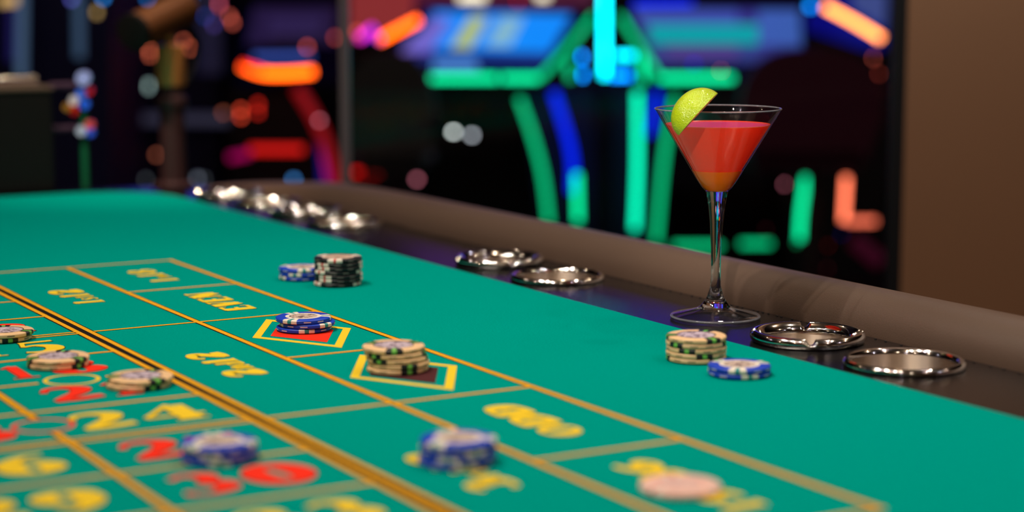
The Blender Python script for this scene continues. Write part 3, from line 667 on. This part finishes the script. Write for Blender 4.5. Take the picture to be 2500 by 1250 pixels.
for p, m, r in (((545, 275), glow('sienna', (210, 110, 76), 1.6), .007), ((588, 268), glow('tomato', (255, 80, 50), 3.4), .007), ((630, 255), glow('brick', (225, 40, 26), 2.6), .009), ((588, 285), glow('tomato', 0, 0), .007), ((630, 275), glow('brick', 0, 0), .008),
                ((780, 294), PINKL, .006), ((750, 115), glow('coral', (255, 100, 80), 3.0), .007), ((818, 92), glow('coral2', (240, 90, 76), 2.0), .008), ((872, 78), glow('coral', 0, 0), .008), ((717, 440), glow('sky2', (70, 150, 230), 3.0), .009)):
    led('indicator', [(p[0] - 4, p[1], 6.3), (p[0] + 4, p[1], 6.3)], r, m, m4)
fin(m4)
# machine between post and green pair
m5 = machine('slot machine with a reddish panel and a slanting orange light, right of the grey post', at(950, 300, 7.0))
slab(m5, 'back_panel', [([(852, 100, 7.2), (1010, 60, 7.2), (1010, -150, 7.2), (852, -150, 7.2)], S('brick', (150, 40, 44), .8))], CAB)
slab(m5, 'cabinet', [([(860, 130, 7.0), (1010, 130, 7.0), (1010, 800, 7.0), (860, 800, 7.0)], CAB)], CAB, dd=.4)
led('light_strip', [(926, 97, 6.3), (975, 72, 6.3), (1022, 48, 6.3)], .011, ORNG, m5)
led('light_strip', [(922, 96, 6.28), (930, 92, 6.28)], .009, MAG, m5)
led('light_strip', [(876, 96, 6.4), (912, 66, 6.4)], .009, MAG, m5)
led('light_strip', [(900, 92, 6.38), (916, 72, 6.38)], .009, BLUE, m5)
led('light_strip', [(860, 420, 6.5), (925, 422, 6.5)], .008, glow('red_low', (200, 16, 12), 2.2), m5)
for p, m, r in (((1107, 322), WHITE, .005), ((1152, 330), glow('white_dim', (215, 222, 230), 5.0), .006), ((1018, 438), PINKL, .006)):
    led('indicator', [(p[0] - 5, p[1], 6.3), (p[0] + 5, p[1], 6.3)], r, m, m5)
fin(m5)
# back row: ivory lamps above the striped screen
m6 = machine('row of ivory and red lamps on a machine top above the striped blue screen', at(1200, -40, 7.4))
slab(m6, 'top_panel', [([(1000, 20, 7.4), (1450, 14, 7.4), (1450, -200, 7.4), (1000, -200, 7.4)], S('wine', (92, 22, 60), .7))], CAB)
slab(m6, 'cabinet', [([(1040, 20, 7.42), (1410, 14, 7.42), (1410, 870, 7.42), (1040, 870, 7.42)], CAB)], CAB, dd=.3)
led('light_strip', [(1120, -8, 7.3), (1185, -8, 7.3)], .016, S('ivory', (225, 215, 190), 2.6), m6)
led('light_strip', [(1310, -10, 7.3), (1340, -10, 7.3)], .014, S('ivory', 0, 0), m6)
led('indicator', [(1262, 2, 7.2), (1266, 2, 7.2)], .010, REDL, m6)
fin(m6)
# far left machines
m7 = machine('dark gaming machine with tall dim blue light bars at the left border', at(150, 250, 5.6))
slab(m7, 'cabinet', [([(-60, -200, 5.7), (270, -200, 5.7), (270, 900, 5.7), (-60, 900, 5.7)], CAB2)], CAB, dd=.5)
led('light_strip', [(55, -60, 5.55), (52, 190, 5.55)], .014, glow('slate_bar', (70, 96, 128), .7), m7)
led('light_strip', [(192, -20, 5.55), (194, 140, 5.55)], .014, glow('slate_bar2', (54, 80, 110), .7), m7)
led('light_strip', [(28, -60, 5.55), (28, 150, 5.55)], .012, glow('navy_bar', (20, 14, 90), .6), m7)
led('indicator', [(0, 2, 5.4), (40, 0, 5.4)], .014, glow('tan', (200, 160, 96), 1.2), m7)
for p, m, r in (((236, 30), glow('tan2', (210, 172, 104), 1.5), .010), ((175, -2), glow('periwinkle', (110, 110, 230), 2.2), .007), ((252, -6), glow('sky3', (40, 150, 255), 3.0), .008)):
    led('indicator', [(p[0] - 4, p[1], 5.4), (p[0] + 4, p[1], 5.4)], r, m, m7)
fin(m7)
m8 = machine('dark gaming machine with scattered small lamps behind the bronze spotlight', at(420, 300, 6.4))
slab(m8, 'cabinet', [([(285, -100, 6.9), (530, -100, 6.9), (530, 900, 6.9), (285, 900, 6.9)], CAB2)], CAB, dd=.5)
slab(m8, 'screen', [([(480, 180, 6.88), (540, 180, 6.88), (540, -40, 6.9), (480, -40, 6.9)], S('ink', (16, 16, 56), .4))], CAB)
led('light_strip', [(296, 290, 6.8), (560, 292, 6.8)], .020, glow('grey_bar', (62, 60, 82), .5), m8)
led('light_strip', [(287, 200, 6.8), (283, 380, 6.8)], .012, glow('teal_bar', (0, 50, 66), .5), m8)
for p, m, r in (((365, 122), SALM, .006), ((366, 135), SALM, .006), ((448, 100), SALM, .006), ((466, 118), SALM, .006), ((305, 209), glow('pewter', (140, 150, 160), .9), .007), ((363, 205), glow('pearl', (190, 225, 220), 2.0), .006), ((363, 215), glow('pearl', 0, 0), .006),
                ((297, 385), glow('umber', (140, 80, 56), .8), .006), ((382, 378), glow('apricot', (230, 124, 90), 1.8), .007), ((318, 440), glow('pewter', 0, 0), .007), ((356, 438), glow('pewter', 0, 0), .007), ((482, 436), glow('silver', (150, 160, 180), 1.8), .008), ((498, 436), glow('pewter', 0, 0), .006),
                ((335, -8), glow('azure2', (30, 140, 250), 3.0), .008), ((360, -6), glow('azure2', 0, 0), .008), ((465, -6), glow('azure2', 0, 0), .008), ((535, 10), glow('rose', (250, 100, 130), 2.4), .012), ((568, 55), glow('coral3', (250, 110, 90), 2.6), .009), ((560, 40), glow('coral3', 0, 0), .008), ((522, 60), glow('violet2', (110, 80, 190), 1.6), .010), ((500, 40), glow('azure3', (30, 90, 220), 1.4), .008)):
    led('indicator', [(p[0] - 3, p[1], 6.3), (p[0] + 3, p[1], 6.3)], r, m, m8)
fin(m8)

# chairs in front of the machines
def chair(px, topy, w, d, m, label, wing=0):
    c = at(px, topy, d); t = thing('casino_chair', label, 'chair', (c.x, c.y, 0))
    hw = w / 2; zt_ = c.z
    bm = bmesh.new(); N = 24; ol = []
    for k in range(N + 1):
        a = PI * k / N; ol.append((hw * math.copysign(abs(math.cos(a)) ** .75, math.cos(a)), zt_ - .20 + .20 * math.sin(a) ** .8))
    ol += [(-hw * .82, zt_ - .31), (hw * .82, zt_ - .31)]
    prism(bm, [RT * x + Vector((0, 0, z)) for x, z in ol], FW * .07); bmesh.ops.bevel(bm, geom=[e for e in bm.edges if e.calc_face_angle(0) > 1.2], offset=.018, segments=3, affect='EDGES'); link('backrest', bm, m, t)
    bm = bmesh.new(); rbox(bm, -hw * .9, hw * .9, .03, .40, zt_ - .37, zt_ - .295); bmesh.ops.bevel(bm, geom=bm.edges[:], offset=.03, segments=3, affect='EDGES'); link('seat', bm, m, t)
    bm = bmesh.new(); cc = FW * .2 + RT * .04; lathe(bm, [(0, 0), (.2, 0), (.2, .015), (.018, .035), (.018, zt_ - .37), (0, zt_ - .37)], 24, cc); link('pedestal', bm, DARKM, t)
    return t
chair(950, 128, .27, 5.7, mat('seat_black', (10, 8, 11), .6), 'black padded casino chair back in front of the striped blue screen')
chair(1985, 118, .43, 5.7, mat('seat_maroon', (60, 6, 34), .6, spec=.2), 'dark maroon casino chair back to the right of the cocktail glass')

# ================================================================== LIGHTS
def lamp(name, typ, loc, e, col=(1, 1, 1), size=.05, look=None, angle=None, blend=.5):
    d = bpy.data.lights.new(name, typ); d.energy = e; d.color = col
    o = bpy.data.objects.new(name, d); C.objects.link(o); o.location = loc
    if typ == 'AREA': d.size = size
    else: d.shadow_soft_size = size
    if typ == 'SPOT': d.spot_size = math.radians(angle or 90); d.spot_blend = blend
    if look is not None: o.rotation_euler = (Vector(look) - Vector(loc)).to_track_quat('-Z', 'Y').to_euler()
    return o
WARM = (1, .87, .74)
for x, y in ((-.27, .42), (-.19, 1.04), (-.12, 1.67)):
    lamp('table_lamp', 'SPOT', (x, y, T + 2.15), 78, WARM, .026, (1.12, y + .05, T), 66, 1)
for x, y in ((1.75, .3), (1.8, 1.2), (1.75, 2.1)):
    lamp('aisle_lamp', 'SPOT', (x, y, 3.0), 26, (1, .84, .70), .03, (.80, y, T), 62, 1)
# downlights in the ceiling round the table
k = 0
for fx in (-2.4, -.6, 1.2, 3.0):
    for fy in (-2.2, -.4, 1.4, 3.2):
        lamp('downlight', 'POINT', (fx + .2 * (k % 2), fy + .15 * (k % 3), 3.08), 13 if fy < 3 else 5, (1, .80, .58) if k % 3 else (.85, .8, 1), .022); k += 1
lamp('rail_lamp', 'SPOT', (1.9, 2.4, 3.0), 16, WARM, .08, (.95, 1.3, T), 60, 1)
lamp('far_lamp', 'SPOT', (.2, 1.7, 2.4), 130, (1, .76, .55), .05, (.8, 2.35, T + .15), 26, 1)
lamp('drink_fill_spot', 'SPOT', (-1.5, -1.35, 2.3), 430, (1, .88, .78), .03, (GX, GY, T + .128), 3.6, 1)  # unseen narrow spot, added to brighten the drink
lamp('column_lamp', 'SPOT', tuple(at(2230, 100, 2.25) + Vector((0, 0, .62))), 22, (.86, .93, 1), .04, tuple(at(2300, 40, 2.5)), 90, 1)
# lit upper cabinets of the machines: signs and screens above the picture
for nm, root, px0, px1, d, c, e in (('top_sign', m1, 1010, 1440, 6.8, (110, 50, 170), .9), ('top_sign', m2, 1520, 1960, 6.8, (70, 50, 215), 1.1), ('top_sign', m4, 560, 830, 7.0, (90, 50, 170), .8), ('top_sign', m8, 290, 520, 7.0, (60, 80, 220), 1.2)):
    a, b = at(px0, 0, d), at(px1, 0, d); r0 = Vector(root.location)
    bm = bmesh.new(); prism(bm, [Vector((a.x, a.y, 1.15)) - r0, Vector((b.x, b.y, 1.15)) - r0, Vector((b.x, b.y, 1.15)) - r0 + FW * .3, Vector((a.x, a.y, 1.15)) - r0 + FW * .3], (0, 0, .95)); link('upper_cabinet', bm, CAB, root, smooth=False)
    bm = bmesh.new(); f = -FW * .01; prism(bm, [Vector((a.x, a.y, 1.2)) - r0 + f, Vector((b.x, b.y, 1.2)) - r0 + f, Vector((b.x, b.y, 2.05)) - r0 + f, Vector((a.x, a.y, 2.05)) - r0 + f], FW * .009)
    link(nm, bm, glow('sign_%d' % px0, c, e), root, smooth=False)
w = bpy.data.worlds.new('world'); bpy.context.scene.world = w; w.use_nodes = True
w.node_tree.nodes['Background'].inputs[0].default_value = (.02, .015, .03, 1); w.node_tree.nodes['Background'].inputs[1].default_value = 1
s = bpy.context.scene
s.view_settings.view_transform = 'Standard'; s.view_settings.look = 'None'; s.view_settings.gamma = 1; s.view_settings.exposure = 0
s.view_settings.use_curve_mapping = False
s.cycles.use_denoising = True
s.cycles.max_bounces = 10; s.cycles.transmission_bounces = 10; s.cycles.transparent_max_bounces = 16
s.cycles.caustics_reflective = False
